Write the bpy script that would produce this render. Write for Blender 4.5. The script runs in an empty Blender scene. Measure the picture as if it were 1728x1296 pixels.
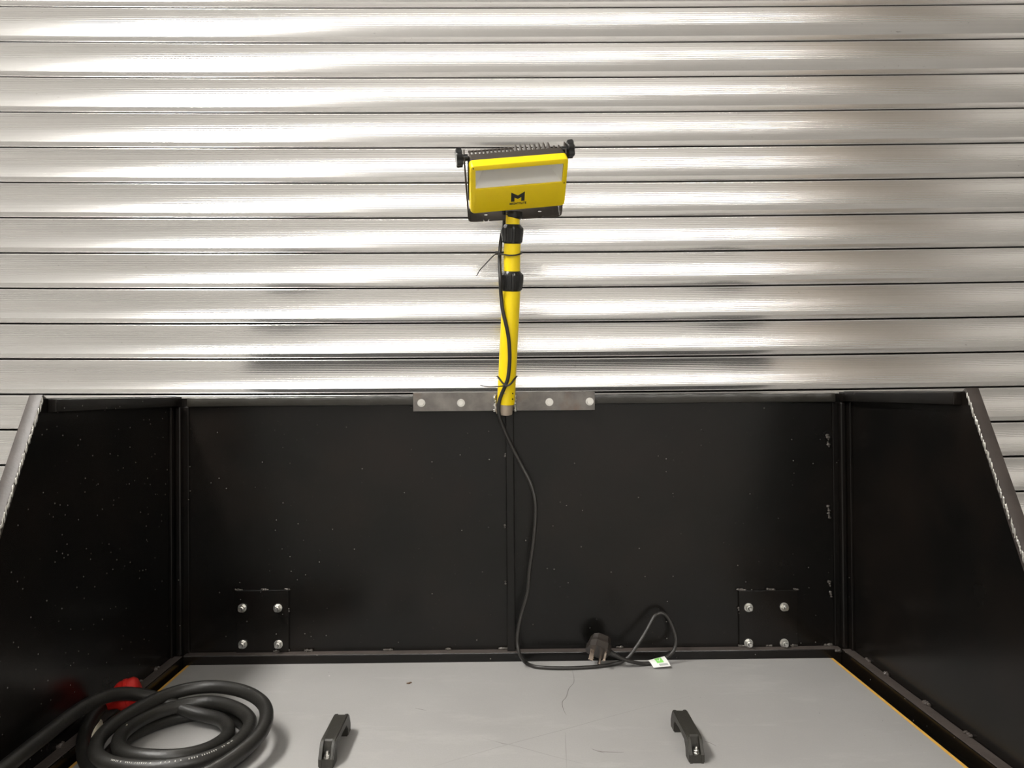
import bpy, bmesh, math, random
from mathutils import Vector, Matrix
random.seed(7)
SC = bpy.context.scene
C = SC.collection
R = math.radians

# ------------------------------------------------------------------ camera
FPX = 1300.0
cam_d = bpy.data.cameras.new('camera')
cam_d.sensor_width = 36.0
cam_d.lens = FPX / 1728 * 36.0
cam_d.clip_start = 0.02
cam = bpy.data.objects.new('camera', cam_d)
C.objects.link(cam)
CAMP = Vector((0, 0, 1.40))
CAMR = (Matrix.Rotation(R(-.617), 3, 'Z') @ Matrix.Rotation(R(90.53), 3, 'X') @ Matrix.Rotation(R(-.43), 3, 'Z'))
cam.matrix_world = Matrix.Translation(CAMP) @ CAMR.to_4x4()
SC.camera = cam

# ------------------------------------------------------------------ world, exposure
w = bpy.data.worlds.new('world')
SC.world = w
w.use_nodes = True
w.node_tree.nodes['Background'].inputs[0].default_value = (0.8, 0.82, 0.85, 1)
w.node_tree.nodes['Background'].inputs[1].default_value = 0.02
SC.view_settings.view_transform = 'Standard'
SC.view_settings.look = 'None'
SC.view_settings.gamma = 1.0
SC.view_settings.use_curve_mapping = False
SC.view_settings.exposure = 0.16
# key ceiling lamp, then three added for fill and shutter highlights: (x, y, size along x, size along y, emission)
LAMPS = [(-1.25, 0.35, .30, 1.5, 50.0), (-0.55, -0.9, 2.4, .22, 7.5), (-0.5, -3.0, 2.0, .22, 36.0), (1.65, -3.0, 2.0, .22, 46.0)]
CEIL = 3.25

SC.cycles.max_bounces = 7
SC.cycles.diffuse_bounces = 4
SC.cycles.glossy_bounces = 4

# ------------------------------------------------------------------ helpers
def at(px, py, Y):
    v = CAMR @ Vector(((px - 864) / FPX, -(py - 648) / FPX, -1.0))
    return CAMP + v * (Y / v.y)

def on_z(px, py, z):
    v = CAMR @ Vector(((px - 864) / FPX, -(py - 648) / FPX, -1.0))
    return CAMP + v * ((z - CAMP.z) / v.z)

def finish(name, bm, mat, parent=None, smooth=False, angle=35, label=None):
    bmesh.ops.recalc_face_normals(bm, faces=bm.faces)
    me = bpy.data.meshes.new(name)
    bm.to_mesh(me); bm.free()
    if mat is not None: me.materials.append(mat)
    if smooth:
        for p in me.polygons: p.use_smooth = True
        try: me.set_sharp_from_angle(angle=R(angle))
        except Exception: pass
    o = bpy.data.objects.new(name, me)
    C.objects.link(o)
    if parent is not None: o.parent = parent
    if label: o['label'] = label
    return o

def thing(name, label=None, cat=None, loc=(0, 0, 0), group=None, kind=None):
    o = bpy.data.objects.new(name, None)
    o.empty_display_size = .05
    C.objects.link(o); o.location = loc
    tag(o, label, cat, group, kind)
    return o

def tag(o, label=None, cat=None, group=None, kind=None):
    if label: o['label'] = label
    if cat: o['category'] = cat
    if group: o['group'] = group
    if kind: o['kind'] = kind
    return o

def add_box(bm, x0, x1, y0, y1, z0, z1, M=None, bevel=0.0, seg=2):
    vs = [bm.verts.new((x, y, z)) for x in (x0, x1) for y in (y0, y1) for z in (z0, z1)]
    q = [(0, 1, 3, 2), (4, 6, 7, 5), (0, 4, 5, 1), (2, 3, 7, 6), (0, 2, 6, 4), (1, 5, 7, 3)]
    fs = [bm.faces.new([vs[i] for i in f]) for f in q]
    if bevel > 0:
        es = list({e for f in fs for e in f.edges})
        r = bmesh.ops.bevel(bm, geom=es, offset=bevel, segments=seg, affect='EDGES', profile=.5)
        vs = list({v for f in r['faces'] for v in f.verts} | {v for v in vs if v.is_valid})
    if M is not None:
        for v in vs: v.co = M @ v.co
    return vs

def add_prism(bm, poly, h0, h1, mapf):
    """poly 2D outline, extruded from h0 to h1; mapf(a, b, h) -> xyz"""
    lo = [bm.verts.new(mapf(a, b, h0)) for a, b in poly]
    hi = [bm.verts.new(mapf(a, b, h1)) for a, b in poly]
    n = len(poly)
    bm.faces.new(lo[::-1]); bm.faces.new(hi)
    for i in range(n):
        bm.faces.new([lo[i], lo[(i + 1) % n], hi[(i + 1) % n], hi[i]])
    return lo + hi

def add_lathe(bm, prof, M=None, seg=24, caps=True, lobes=None):
    """prof: (radius, z) list; lobes(angle, i) scales the radius"""
    rings = []
    for i, (r, z) in enumerate(prof):
        ring = []
        for k in range(seg):
            a = 2 * math.pi * k / seg
            s = lobes(a, i) if lobes else 1.0
            p = Vector((r * s * math.cos(a), r * s * math.sin(a), z))
            ring.append(bm.verts.new(M @ p if M is not None else p))
        rings.append(ring)
    for a, b in zip(rings[:-1], rings[1:]):
        for k in range(seg):
            bm.faces.new([a[k], a[(k + 1) % seg], b[(k + 1) % seg], b[k]])
    if caps:
        bm.faces.new(rings[0][::-1]); bm.faces.new(rings[-1])

def catmull(P, n=8):
    P = [Vector(p) for p in P]
    Q = [P[0] * 2 - P[1]] + P + [P[-1] * 2 - P[-2]]
    out = []
    for i in range(1, len(Q) - 2):
        p0, p1, p2, p3 = Q[i - 1:i + 3]
        for k in range(n):
            t = k / n
            out.append(.5 * ((2 * p1) + (p2 - p0) * t + (2 * p0 - 5 * p1 + 4 * p2 - p3) * t * t + (3 * p1 - p0 - 3 * p2 + p3) * t ** 3))
    out.append(P[-1])
    return out

def frames(P):
    T = []
    for i in range(len(P)):
        a = P[max(0, i - 1)]; b = P[min(len(P) - 1, i + 1)]
        t = (b - a)
        T.append(t.normalized() if t.length > 1e-9 else Vector((0, 0, 1)))
    up = Vector((0, 0, 1)) if abs(T[0].z) < .9 else Vector((0, 1, 0))
    N = [(up - T[0] * up.dot(T[0])).normalized()]
    for i in range(1, len(P)):
        n = N[-1] - T[i] * N[-1].dot(T[i])
        N.append(n.normalized() if n.length > 1e-9 else N[-1])
    return T, N

def add_tube(bm, P, r, seg=10, flat=1.0, caps=True):
    P = [Vector(p) for p in P]
    T, N = frames(P)
    rings = []
    for i, p in enumerate(P):
        rr = r(i / (len(P) - 1)) if callable(r) else r
        B = T[i].cross(N[i])
        rings.append([bm.verts.new(p + N[i] * (rr * flat * math.sin(2 * math.pi * k / seg)) + B * (rr * math.cos(2 * math.pi * k / seg))) for k in range(seg)])
    for a, b in zip(rings[:-1], rings[1:]):
        for k in range(seg):
            bm.faces.new([a[k], a[(k + 1) % seg], b[(k + 1) % seg], b[k]])
    if caps:
        bm.faces.new(rings[0][::-1]); bm.faces.new(rings[-1])

def add_blob(bm, p, rx, ry, rz):
    r = bmesh.ops.create_icosphere(bm, subdivisions=2, radius=1.0)
    j = random.random() * 6
    for v in r['verts']:
        c = v.co
        k = 1 + .18 * math.sin(3 * c.x + j) * math.cos(4 * c.z + 2 * j)
        v.co = Vector((p[0] + c.x * rx * k, p[1] + c.y * ry * k, p[2] + c.z * rz * k))

def axis_matrix(p, d):
    d = Vector(d).normalized()
    return Matrix.Translation(Vector(p)) @ d.to_track_quat('Z', 'Y').to_matrix().to_4x4()

# ------------------------------------------------------------------ materials
def new_mat(name):
    m = bpy.data.materials.new(name); m.use_nodes = True
    nt = m.node_tree
    return m, nt, nt.nodes['Principled BSDF']

def simple(name, col, rough=.5, metal=0.0, bump=0.0, bscale=200.0, var=0.0, vscale=20.0, spec=.5):
    m, nt, b = new_mat(name)
    b.inputs['Base Color'].default_value = (*col, 1)
    b.inputs['Roughness'].default_value = rough
    b.inputs['Metallic'].default_value = metal
    b.inputs['Specular IOR Level'].default_value = spec
    tc = nt.nodes.new('ShaderNodeTexCoord')
    if var > 0:
        n = nt.nodes.new('ShaderNodeTexNoise'); n.inputs['Scale'].default_value = vscale; n.inputs['Detail'].default_value = 6
        nt.links.new(tc.outputs['Object'], n.inputs['Vector'])
        mx = nt.nodes.new('ShaderNodeMix'); mx.data_type = 'RGBA'
        mx.inputs['A'].default_value = (*[c * (1 - var) for c in col], 1)
        mx.inputs['B'].default_value = (*[min(1, c * (1 + var)) for c in col], 1)
        nt.links.new(n.outputs['Fac'], mx.inputs['Factor'])
        nt.links.new(mx.outputs['Result'], b.inputs['Base Color'])
    if bump > 0:
        n2 = nt.nodes.new('ShaderNodeTexNoise'); n2.inputs['Scale'].default_value = bscale; n2.inputs['Detail'].default_value = 4
        nt.links.new(tc.outputs['Object'], n2.inputs['Vector'])
        bp = nt.nodes.new('ShaderNodeBump'); bp.inputs['Strength'].default_value = bump; bp.inputs['Distance'].default_value = .001
        nt.links.new(n2.outputs['Fac'], bp.inputs['Height'])
        nt.links.new(bp.outputs['Normal'], b.inputs['Normal'])
    return m

def ramp(nt, src, stops):
    r = nt.nodes.new('ShaderNodeValToRGB')
    el = r.color_ramp.elements
    el[0].position, el[0].color = stops[0][0], (*[stops[0][1]] * 3, 1)
    el[1].position, el[1].color = stops[-1][0], (*[stops[-1][1]] * 3, 1)
    for p, v in stops[1:-1]:
        e = el.new(p); e.color = (v, v, v, 1)
    nt.links.new(src, r.inputs['Fac'])
    return r.outputs['Color']

def specks(nt, tc, scale, size, thin):
    """small random dots: Voronoi cells of which only a few carry one"""
    v = nt.nodes.new('ShaderNodeTexVoronoi'); v.inputs['Scale'].default_value = scale
    nt.links.new(tc, v.inputs['Vector'])
    d = ramp(nt, v.outputs['Distance'], [(size * .6, 1), (size, 0)])
    s = nt.nodes.new('ShaderNodeSeparateColor'); nt.links.new(v.outputs['Color'], s.inputs['Color'])
    k = ramp(nt, s.outputs[0], [(thin, 0), (thin + .01, 1)])
    mu = nt.nodes.new('ShaderNodeMath'); mu.operation = 'MULTIPLY'
    nt.links.new(d, mu.inputs[0]); nt.links.new(k, mu.inputs[1])
    return mu.outputs[0]

def mix_col(nt, fac, a, b):
    mx = nt.nodes.new('ShaderNodeMix'); mx.data_type = 'RGBA'
    nt.links.new(fac, mx.inputs['Factor'])
    for s, v in (('A', a), ('B', b)):
        if isinstance(v, tuple): mx.inputs[s].default_value = (*v, 1)
        else: nt.links.new(v, mx.inputs[s])
    return mx.outputs['Result']

def noise(nt, vec, scale, detail=5, rough=.6):
    n = nt.nodes.new('ShaderNodeTexNoise'); n.inputs['Scale'].default_value = scale
    n.inputs['Detail'].default_value = detail; n.inputs['Roughness'].default_value = rough
    nt.links.new(vec, n.inputs['Vector'])
    return n.outputs['Fac']

def mapped(nt, vec, scale, loc=(0, 0, 0)):
    m = nt.nodes.new('ShaderNodeMapping'); m.inputs['Scale'].default_value = scale; m.inputs['Location'].default_value = loc
    nt.links.new(vec, m.inputs['Vector'])
    return m.outputs['Vector']

def mat_black_paint():
    m, nt, b = new_mat('black_gloss_paint')
    tc = nt.nodes.new('ShaderNodeTexCoord').outputs['Object']
    blot = ramp(nt, noise(nt, tc, 5.0), [(.42, 0), (.7, 1)])
    base = mix_col(nt, blot, (.0045, .0042, .0038), (.010, .0075, .006))
    sp = specks(nt, tc, 75, .085, .70)
    base = mix_col(nt, sp, base, (.22, .21, .19))
    sp2 = specks(nt, mapped(nt, tc, (1, 1, 1), (3.1, 1.7, .4)), 170, .10, .86)
    base = mix_col(nt, sp2, base, (.09, .085, .07))
    nt.links.new(base, b.inputs['Base Color'])
    b.inputs['Specular IOR Level'].default_value = .29
    r = nt.nodes.new('ShaderNodeMapRange'); r.inputs['To Min'].default_value = .13; r.inputs['To Max'].default_value = .34
    nt.links.new(noise(nt, tc, 9.0), r.inputs['Value']); nt.links.new(r.outputs['Result'], b.inputs['Roughness'])
    bp = nt.nodes.new('ShaderNodeBump'); bp.inputs['Strength'].default_value = .06; bp.inputs['Distance'].default_value = .001
    nt.links.new(noise(nt, tc, 260), bp.inputs['Height']); nt.links.new(bp.outputs['Normal'], b.inputs['Normal'])
    return m

def mat_galv():
    """bright rolled shutter metal, brushed along its length"""
    m, nt, b = new_mat('galvanised_slat')
    tcn = nt.nodes.new('ShaderNodeTexCoord'); tc = tcn.outputs['Object']
    oi = nt.nodes.new('ShaderNodeObjectInfo')
    add = nt.nodes.new('ShaderNodeVectorMath'); add.operation = 'MULTIPLY_ADD'
    add.inputs[1].default_value = (37, 0, 3)
    nt.links.new(oi.outputs['Random'], add.inputs[0]); nt.links.new(tc, add.inputs[2])
    v = add.outputs['Vector']
    streak = noise(nt, mapped(nt, v, (.08, 1, 420)), 1.0, 3)
    streak2 = noise(nt, mapped(nt, v, (.15, 1, 1500)), 1.0, 2)
    cloud = noise(nt, mapped(nt, v, (3, 1, 14)), 1.0, 5)
    base = mix_col(nt, ramp(nt, streak, [(.3, 0), (.7, 1)]), (.73, .72, .71), (.82, .81, .80))
    base = mix_col(nt, ramp(nt, cloud, [(.35, 0), (.75, .35)]), base, (.72, .685, .665))
    # scuffs: dashed dark marks that sit in a thin line near the foot of each slat
    sx = nt.nodes.new('ShaderNodeSeparateXYZ'); nt.links.new(tc, sx.inputs[0])
    band = ramp(nt, sx.outputs[2], [(0, 0), (1, 0)])
    mr = nt.nodes.new('ShaderNodeMapRange')
    mr.inputs['From Min'].default_value = -.0605; mr.inputs['From Max'].default_value = -.0575
    nt.links.new(sx.outputs[2], mr.inputs['Value'])
    line = ramp(nt, mr.outputs['Result'], [(.0, 0), (.35, 1), (.6, 1), (1.0, 0)])
    dash = ramp(nt, noise(nt, mapped(nt, v, (38, 1, 40)), 1.0, 5, .7), [(.60, 0), (.66, 1)])
    patch = ramp(nt, noise(nt, mapped(nt, v, (4, 1, 0)), 1.0, 2), [(.47, 0), (.55, 1)])
    m1 = nt.nodes.new('ShaderNodeMath'); m1.operation = 'MULTIPLY'; nt.links.new(line, m1.inputs[0]); nt.links.new(dash, m1.inputs[1])
    m2 = nt.nodes.new('ShaderNodeMath'); m2.operation = 'MULTIPLY'; nt.links.new(m1.outputs[0], m2.inputs[0]); nt.links.new(patch, m2.inputs[1])
    m3 = nt.nodes.new('ShaderNodeMath'); m3.operation = 'MULTIPLY'; nt.links.new(m2.outputs[0], m3.inputs[0]); m3.inputs[1].default_value = .7
    base = mix_col(nt, m3.outputs[0], base, (.18, .165, .15))
    sp = specks(nt, mapped(nt, v, (.5, 1, 1)), 130, .10, .93)
    base = mix_col(nt, sp, base, (.36, .34, .31))
    nt.links.new(base, b.inputs['Base Color'])
    b.inputs['Metallic'].default_value = .82
    r = nt.nodes.new('ShaderNodeMapRange'); r.inputs['To Min'].default_value = .15; r.inputs['To Max'].default_value = .25
    nt.links.new(streak, r.inputs['Value']); nt.links.new(r.outputs['Result'], b.inputs['Roughness'])
    bp = nt.nodes.new('ShaderNodeBump'); bp.inputs['Strength'].default_value = .12; bp.inputs['Distance'].default_value = .0004
    nt.links.new(streak2, bp.inputs['Height']); nt.links.new(bp.outputs['Normal'], b.inputs['Normal'])
    return m

def mat_board():
    m, nt, b = new_mat('grey_phenolic_board')
    tc = nt.nodes.new('ShaderNodeTexCoord').outputs['Object']
    big = noise(nt, tc, 3.2, 5)
    base = mix_col(nt, ramp(nt, big, [(.3, 0), (.7, 1)]), (.345, .335, .325), (.402, .392, .382))
    fine = noise(nt, tc, 420, 3)
    base = mix_col(nt, ramp(nt, fine, [(.35, 0), (.8, .35)]), base, (.30, .295, .28))
    wear = ramp(nt, noise(nt, mapped(nt, tc, (3, 9, 1)), 2.0, 8, .7), [(.55, 0), (.8, .5)])
    base = mix_col(nt, wear, base, (.50, .49, .475))
    base = mix_col(nt, specks(nt, tc, 26, .055, .86), base, (.72, .71, .69))
    base = mix_col(nt, specks(nt, mapped(nt, tc, (1, 1, 1), (5, 2, 1)), 60, .05, .94), base, (.08, .07, .06))
    nt.links.new(base, b.inputs['Base Color'])
    b.inputs['Roughness'].default_value = .42
    bp = nt.nodes.new('ShaderNodeBump'); bp.inputs['Strength'].default_value = .12; bp.inputs['Distance'].default_value = .001
    nt.links.new(noise(nt, tc, 300), bp.inputs['Height']); nt.links.new(bp.outputs['Normal'], b.inputs['Normal'])
    return m

def mat_mill_steel():
    m, nt, b = new_mat('bare_mill_steel')
    tc = nt.nodes.new('ShaderNodeTexCoord').outputs['Object']
    base = mix_col(nt, ramp(nt, noise(nt, tc, 28, 6), [(.35, 0), (.7, 1)]), (.13, .12, .113), (.22, .205, .19))
    base = mix_col(nt, ramp(nt, noise(nt, mapped(nt, tc, (1, 1, 1), (2, 0, 0)), 12, 4), [(.58, 0), (.75, .7)]), base, (.15, .095, .06))
    nt.links.new(base, b.inputs['Base Color'])
    b.inputs['Metallic'].default_value = .75
    b.inputs['Roughness'].default_value = .48
    return m

def emit(name, col, s):
    m, nt, b = new_mat(name)
    b.inputs['Base Color'].default_value = (*col, 1)
    b.inputs['Emission Color'].default_value = (*col, 1)
    b.inputs['Emission Strength'].default_value = s
    return m

def mat_glass():
    m, nt, b = new_mat('clear_lamp_glass')
    b.inputs['Base Color'].default_value = (1, 1, 1, 1)
    b.inputs['Roughness'].default_value = .03
    b.inputs['Alpha'].default_value = .12
    return m

M_PAINT = mat_black_paint()
M_GALV = mat_galv()
M_BOARD = mat_board()
M_MILL = mat_mill_steel()
M_WORN_LIT = simple('worn_lit_black_paint', (.075, .062, .055), .42, .0, .5, 220, .45, 40)
M_BAR = simple('scuffed_black_bar', (.045, .036, .032), .48, .0, .25, 220, .45, 40)
M_EDGE = simple('bare_ply_edge', (.72, .40, .07), .6, 0, .2, 200, .25, 60)
M_WELD = simple('painted_weld_bead', (.10, .09, .08), .3, .3, .3, 400, .4, 90)
M_ZINC = simple('zinc_plated_steel', (.74, .73, .70), .28, 1.0, .1, 300)
M_YEL = simple('yellow_powder_coat', (.97, .71, .005), .36, 0, .06, 500, .05, 30)
M_BLKP = simple('black_plastic', (.012, .012, .012), .32, 0, .05, 300)
M_TIE = simple('matt_black_nylon', (.012, .011, .010), .55)
M_HAND = simple('textured_black_nylon', (.028, .026, .021), .45, 0, .35, 900, .2, 60)
M_HEAT = simple('dark_bronze_die_cast', (.075, .062, .052), .42, .35, .1, 300, .2, 30)
M_REFL = simple('white_reflector', (.88, .87, .84), .45, 0, 0, 1, .04, 30)
M_CORD = simple('black_rubber_flex', (.022, .020, .018), .42, 0, .1, 500, .25, 60)
M_HEAVY = simple('dusty_black_rubber_cable', (.017, .016, .014), .40, 0, .3, 260, .55, 24)
M_DUSTY = simple('muddy_rubber_cable', (.085, .072, .055), .6, 0, .4, 260, .6, 30)
M_RED = simple('red_plastic_connector', (.50, .018, .013), .35, 0, .05, 200)
M_PRINT = simple('faded_white_print', (.42, .41, .38), .6)
M_PAPER = simple('white_paper_label', (.82, .82, .79), .55, 0, .1, 200)
M_GREEN = simple('green_label_print', (.22, .62, .12), .55)
M_GREYP = simple('grey_label_print', (.42, .43, .42), .55)
M_PALE = simple('pale_curled_tag', (.46, .42, .33), .6, 0, .1, 100, .2, 40)
M_BRASS = simple('nickel_brass_pin', (.80, .66, .56), .25, 1.0)
M_SCR = simple('dark_scuff', (.17, .16, .145), .6)
M_SCRF = simple('faint_scuff', (.285, .275, .262), .55)
M_CHIP = simple('brown_wood_chip', (.10, .055, .03), .7)
M_GLASS = mat_glass()
M_CONC = simple('concrete_floor', (.42, .41, .39), .55, 0, .2, 60, .15, 4)
M_WALL = simple('white_painted_wall', (.78, .765, .74), .7, 0, .1, 80, .03, 3)
M_CEIL = simple('white_ceiling', (.80, .79, .77), .8)
M_STRUCT = simple('galvanised_guide', (.5, .5, .49), .4, .9, .1, 200)
M_CAB = simple('brown_added_cupboard', (.46, .38, .30), .55, 0, .1, 60, .1, 5)

# ------------------------------------------------------------------ the room
def struct(name, b, mat, parent=None):
    bm = bmesh.new(); add_box(bm, *b)
    o = finish(name, bm, mat, parent)
    if parent is None: o['kind'] = 'structure'
    return o

XL, XR, YB, YS = -4.6, 4.4, -5.0, 1.64
struct('floor', (XL, XR, YB, 1.95, -.12, 0), M_CONC)
struct('ceiling', (XL, XR, YB, 1.95, CEIL, CEIL + .1), M_CEIL)
struct('wall_left', (XL - .1, XL, YB, 1.95, 0, CEIL), M_WALL)
struct('wall_right', (XR, XR + .1, YB, 1.95, 0, CEIL), M_WALL)
struct('wall_back', (XL, XR, YB - .1, YB, 0, CEIL), M_WALL)
SHX = 2.25
struct('wall_front_left', (XL, -SHX - .05, 1.70, 1.95, 0, CEIL), M_WALL)
struct('wall_front_right', (SHX + .05, XR, 1.70, 1.95, 0, CEIL), M_WALL)

# roller shutter: every slat an object, concave towards the room, finely ribbed
door = thing('door_1', kind='structure')
PITCH = .075
def slat_profile():
    P = [(.030, .0045), (.030, -.0012), (.004, -.0012), (.0012, -.0013), (.0, -.0020), (-.0004, -.0028), (.0, -.0036)]
    z0, z1, sag = -.0040, -.0630, .0055
    n = 160
    for i in range(n + 1):
        u = i / n
        z = z0 + (z1 - z0) * u
        y = sag * (1 - (2 * u - 1) ** 2)
        env = min(1, max(0, (u - .05) / .05)) * min(1, max(0, (.97 - u) / .04))
        amp = .000095 * (.75 + .25 * math.sin(u * 17.3 + 1.1))
        y += env * amp * math.sin(2 * math.pi * (z - z0) / .0037)
        P.append((y, z))
    P += [(.0011, -.0662), (.0027, -.0700), (.0037, -.0716), (.0048, -.0726), (.0065, -.0728), (.0295, -.0728)]
    return P
prof = slat_profile()
NX = 14
bm = bmesh.new()
cols = []
for i in range(NX + 1):
    x = -SHX + 2 * SHX * i / NX
    s = min(1.3, abs(x) / 1.09)
    sagz = -.0055 * (1 - s * s)
    cols.append([bm.verts.new((x, y, z + sagz)) for y, z in prof])
for a, b in zip(cols[:-1], cols[1:]):
    for k in range(len(prof) - 1):
        bm.faces.new([a[k], b[k], b[k + 1], a[k + 1]])
slat0 = finish('slat', bm, M_GALV, door, smooth=True, angle=18)
slat0.data.materials.append(simple('shaded_black_joint', (.02, .018, .016), .7))
for p in slat0.data.polygons:
    p.use_smooth = True
    if p.center.y > .0062 and (p.center.z > -.012 or p.center.z < -.068): p.material_index = 1      # hooked joint between slats, shade of the gap put into its colour
ZREF = 1.7758
k0 = -int((ZREF) / PITCH)
zs = [ZREF + k * PITCH for k in range(k0, int((CEIL - .35 - ZREF) / PITCH) + 1)]
for i, z in enumerate(zs):
    o = slat0 if i == 0 else slat0.copy()
    if i: C.objects.link(o); o.parent = door
    o.location = (0, YS, z + PITCH)
    o.rotation_euler = (R(random.uniform(-.5, .5)), 0, 0)
for s in (-1, 1):
    bm = bmesh.new()
    add_box(bm, s * SHX - .06, s * SHX + .06, YS - .05, YS - .015, 0, CEIL - .3)
    add_box(bm, s * SHX + (.02 if s > 0 else -.06), s * SHX + (.06 if s > 0 else -.02), YS - .015, YS + .06, 0, CEIL - .3)
    finish('guide_rail', bm, M_STRUCT, door)
bm = bmesh.new(); add_box(bm, -SHX - .08, SHX + .08, YS - .22, YS + .2, CEIL - .36, CEIL, bevel=.01)
finish('shutter_housing', bm, M_STRUCT, door)
bm = bmesh.new(); add_box(bm, -SHX, SHX, YS - .02, YS + .02, 0, zs[0] + .002, bevel=.004)
finish('bottom_bar', bm, M_STRUCT, door)

# key ceiling lamp and the three unseen ones added to brighten
LAMP_LABELS = ['long ceiling lamp nearest the shutter, up left of the tray', 'long lamp added across the middle of the room for shutter highlights', 'long lamp added across the rear for fill and shutter highlights, left one', 'long lamp added across the rear for fill and shutter highlights, right one']
for (lx, ly, lw, ll, es), lab in zip(LAMPS, LAMP_LABELS):
    t = thing('ceiling_light', lab, 'ceiling light', (lx, ly, CEIL), 'ceiling lamps of the workshop')
    bm = bmesh.new(); add_box(bm, -lw / 2 - .02, lw / 2 + .02, -ll / 2 - .02, ll / 2 + .02, -.06, 0, bevel=.006)
    finish('lamp_housing', bm, M_CEIL, t)
    bm = bmesh.new(); add_box(bm, -lw / 2, lw / 2, -ll / 2, ll / 2, -.075, -.06)
    finish('diffuser', bm, emit('lamp_diffuser', (1.0, .975, .93), es), t)
# unseen brown cupboard, added to darken the right end of the shutter reflection
t = thing('added_cupboard', 'unseen tall brown cupboard added to darken the shutter reflection', 'cupboard', (1.86, -.62, 0))
bm = bmesh.new(); add_box(bm, -.29, .29, -.3, .3, .08, 2.85, bevel=.006); finish('body', bm, M_CAB, t)
for s in (-1, 1):
    bm = bmesh.new(); add_box(bm, min(s * .004, s * .28), max(s * .004, s * .28), .30, .32, .1, 2.83, bevel=.003); dr = finish('door', bm, M_CAB, t)
    bm = bmesh.new(); add_box(bm, s * .04 - .008, s * .04 + .008, .32, .345, .95, 1.1, bevel=.003); finish('handle', bm, M_ZINC, dr)
bm = bmesh.new(); add_box(bm, -.27, .27, -.28, .28, 0, .08); finish('plinth', bm, M_BLKP, t)

# ------------------------------------------------------------------ black steel tray with raked sides
BX0, BX1 = -.615, .645         # inner faces of the side panels
BY = 1.45                      # inner face of the back panel
BZ = .90                       # top of the grey board
TOP = 1.395
FT = 1.055                     # y of the top front corner of the side panels
FB = .755                      # y where the raked edge meets the board
tray = thing('steel_tray', 'black painted steel tray with tall back and raked sides before the shutter', 'steel tray', (0, 1.1, 0))
def tobj(name, bm, mat, parent=tray, **k):
    o = finish(name, bm, mat, parent, **k)
    if parent is tray: o.matrix_parent_inverse = Matrix.Translation((0, -1.1, 0))
    return o

def worn_lit_top(o):  # lighter tops: dust and wear, plus the light they catch put into the colour
    o.data.materials.append(M_WORN_LIT)
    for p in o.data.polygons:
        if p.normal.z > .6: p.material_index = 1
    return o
bm = bmesh.new(); add_box(bm, BX0 - .004, BX1 + .004, BY, BY + .004, .80, TOP - .004); tobj('back_panel', bm, M_PAINT)
for s, X, FT in ((-1, BX0, 1.037), (1, BX1, 1.071)):
    FB = FT - .292
    poly = [(BY + .004, .80), (BY + .004, TOP), (FT, TOP), (FB - .02, .80)]
    bm = bmesh.new()
    add_prism(bm, poly, X, X + s * .004, lambda a, b, h: Vector((h, a, b)))
    tobj('side_panel', bm, M_PAINT)
    # raked edge bar, flush with the inner face, its flange turned outwards
    d = Vector((0, FB - FT, BZ - .03 - TOP)).normalized()
    n = Vector((0, d.z, -d.y))
    if n.y > 0: n = -n
    Lb = (Vector((0, FB, BZ - .03)) - Vector((0, FT, TOP))).length
    bm = bmesh.new()
    Mx = Matrix(((1, 0, 0, X), (0, n.y, d.y, FT), (0, n.z, d.z, TOP), (0, 0, 0, 1)))
    xa, xb = (-.0190, -.0003) if s < 0 else (.0003, .0190)
    add_box(bm, xa, xb, -.012, .0035, -.004, Lb, Mx, bevel=.0012)
    tobj('edge_bar', bm, M_BAR, smooth=True)
    # bright run of spatter along the inner corner of the bar
    bm = bmesh.new()
    xi = X - s * .001
    nb = 130
    for i in range(nb):
        u = (i + random.random()) / nb
        p = Mx @ Vector((-.001 if s > 0 else .001, .0032, Lb * u * .93 + .004))
        add_blob(bm, (xi + random.uniform(-.0005, .0005), p.y, p.z), .0011, .0009, random.uniform(.003, .007))
    tobj('weld_seam', bm, M_ZINC, smooth=True, label='bright bare weld seam')
    # top flange of the side panel
    bm = bmesh.new()
    add_box(bm, min(X, X - s * .012), max(X, X - s * .012), FT + .008, BY, TOP - .019, TOP - .001, bevel=.001)
    tobj('side_top_rail', bm, M_PAINT)
    # bottom rail beside the board
    bm = bmesh.new()
    add_box(bm, min(X, X - s * .020), max(X, X - s * .020), FB + .03, BY - .018, BZ - .03, BZ + .016, bevel=.002)
    worn_lit_top(tobj('side_bottom_rail', bm, M_PAINT))
    # corner angle
    bm = bmesh.new()
    add_box(bm, min(X, X - s * .026), max(X, X - s * .026), BY - .005, BY, BZ - .02, TOP - .02, bevel=.001)
    add_box(bm, min(X, X - s * .005), max(X, X - s * .005), BY - .030, BY - .005, BZ - .02, TOP - .02, bevel=.001)
    add_box(bm, min(X - s * .005, X - s * .016), max(X - s * .005, X - s * .016), BY - .016, BY - .005, BZ - .02, TOP - .02, bevel=.003)
    tobj('corner_post', bm, M_PAINT)
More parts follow.
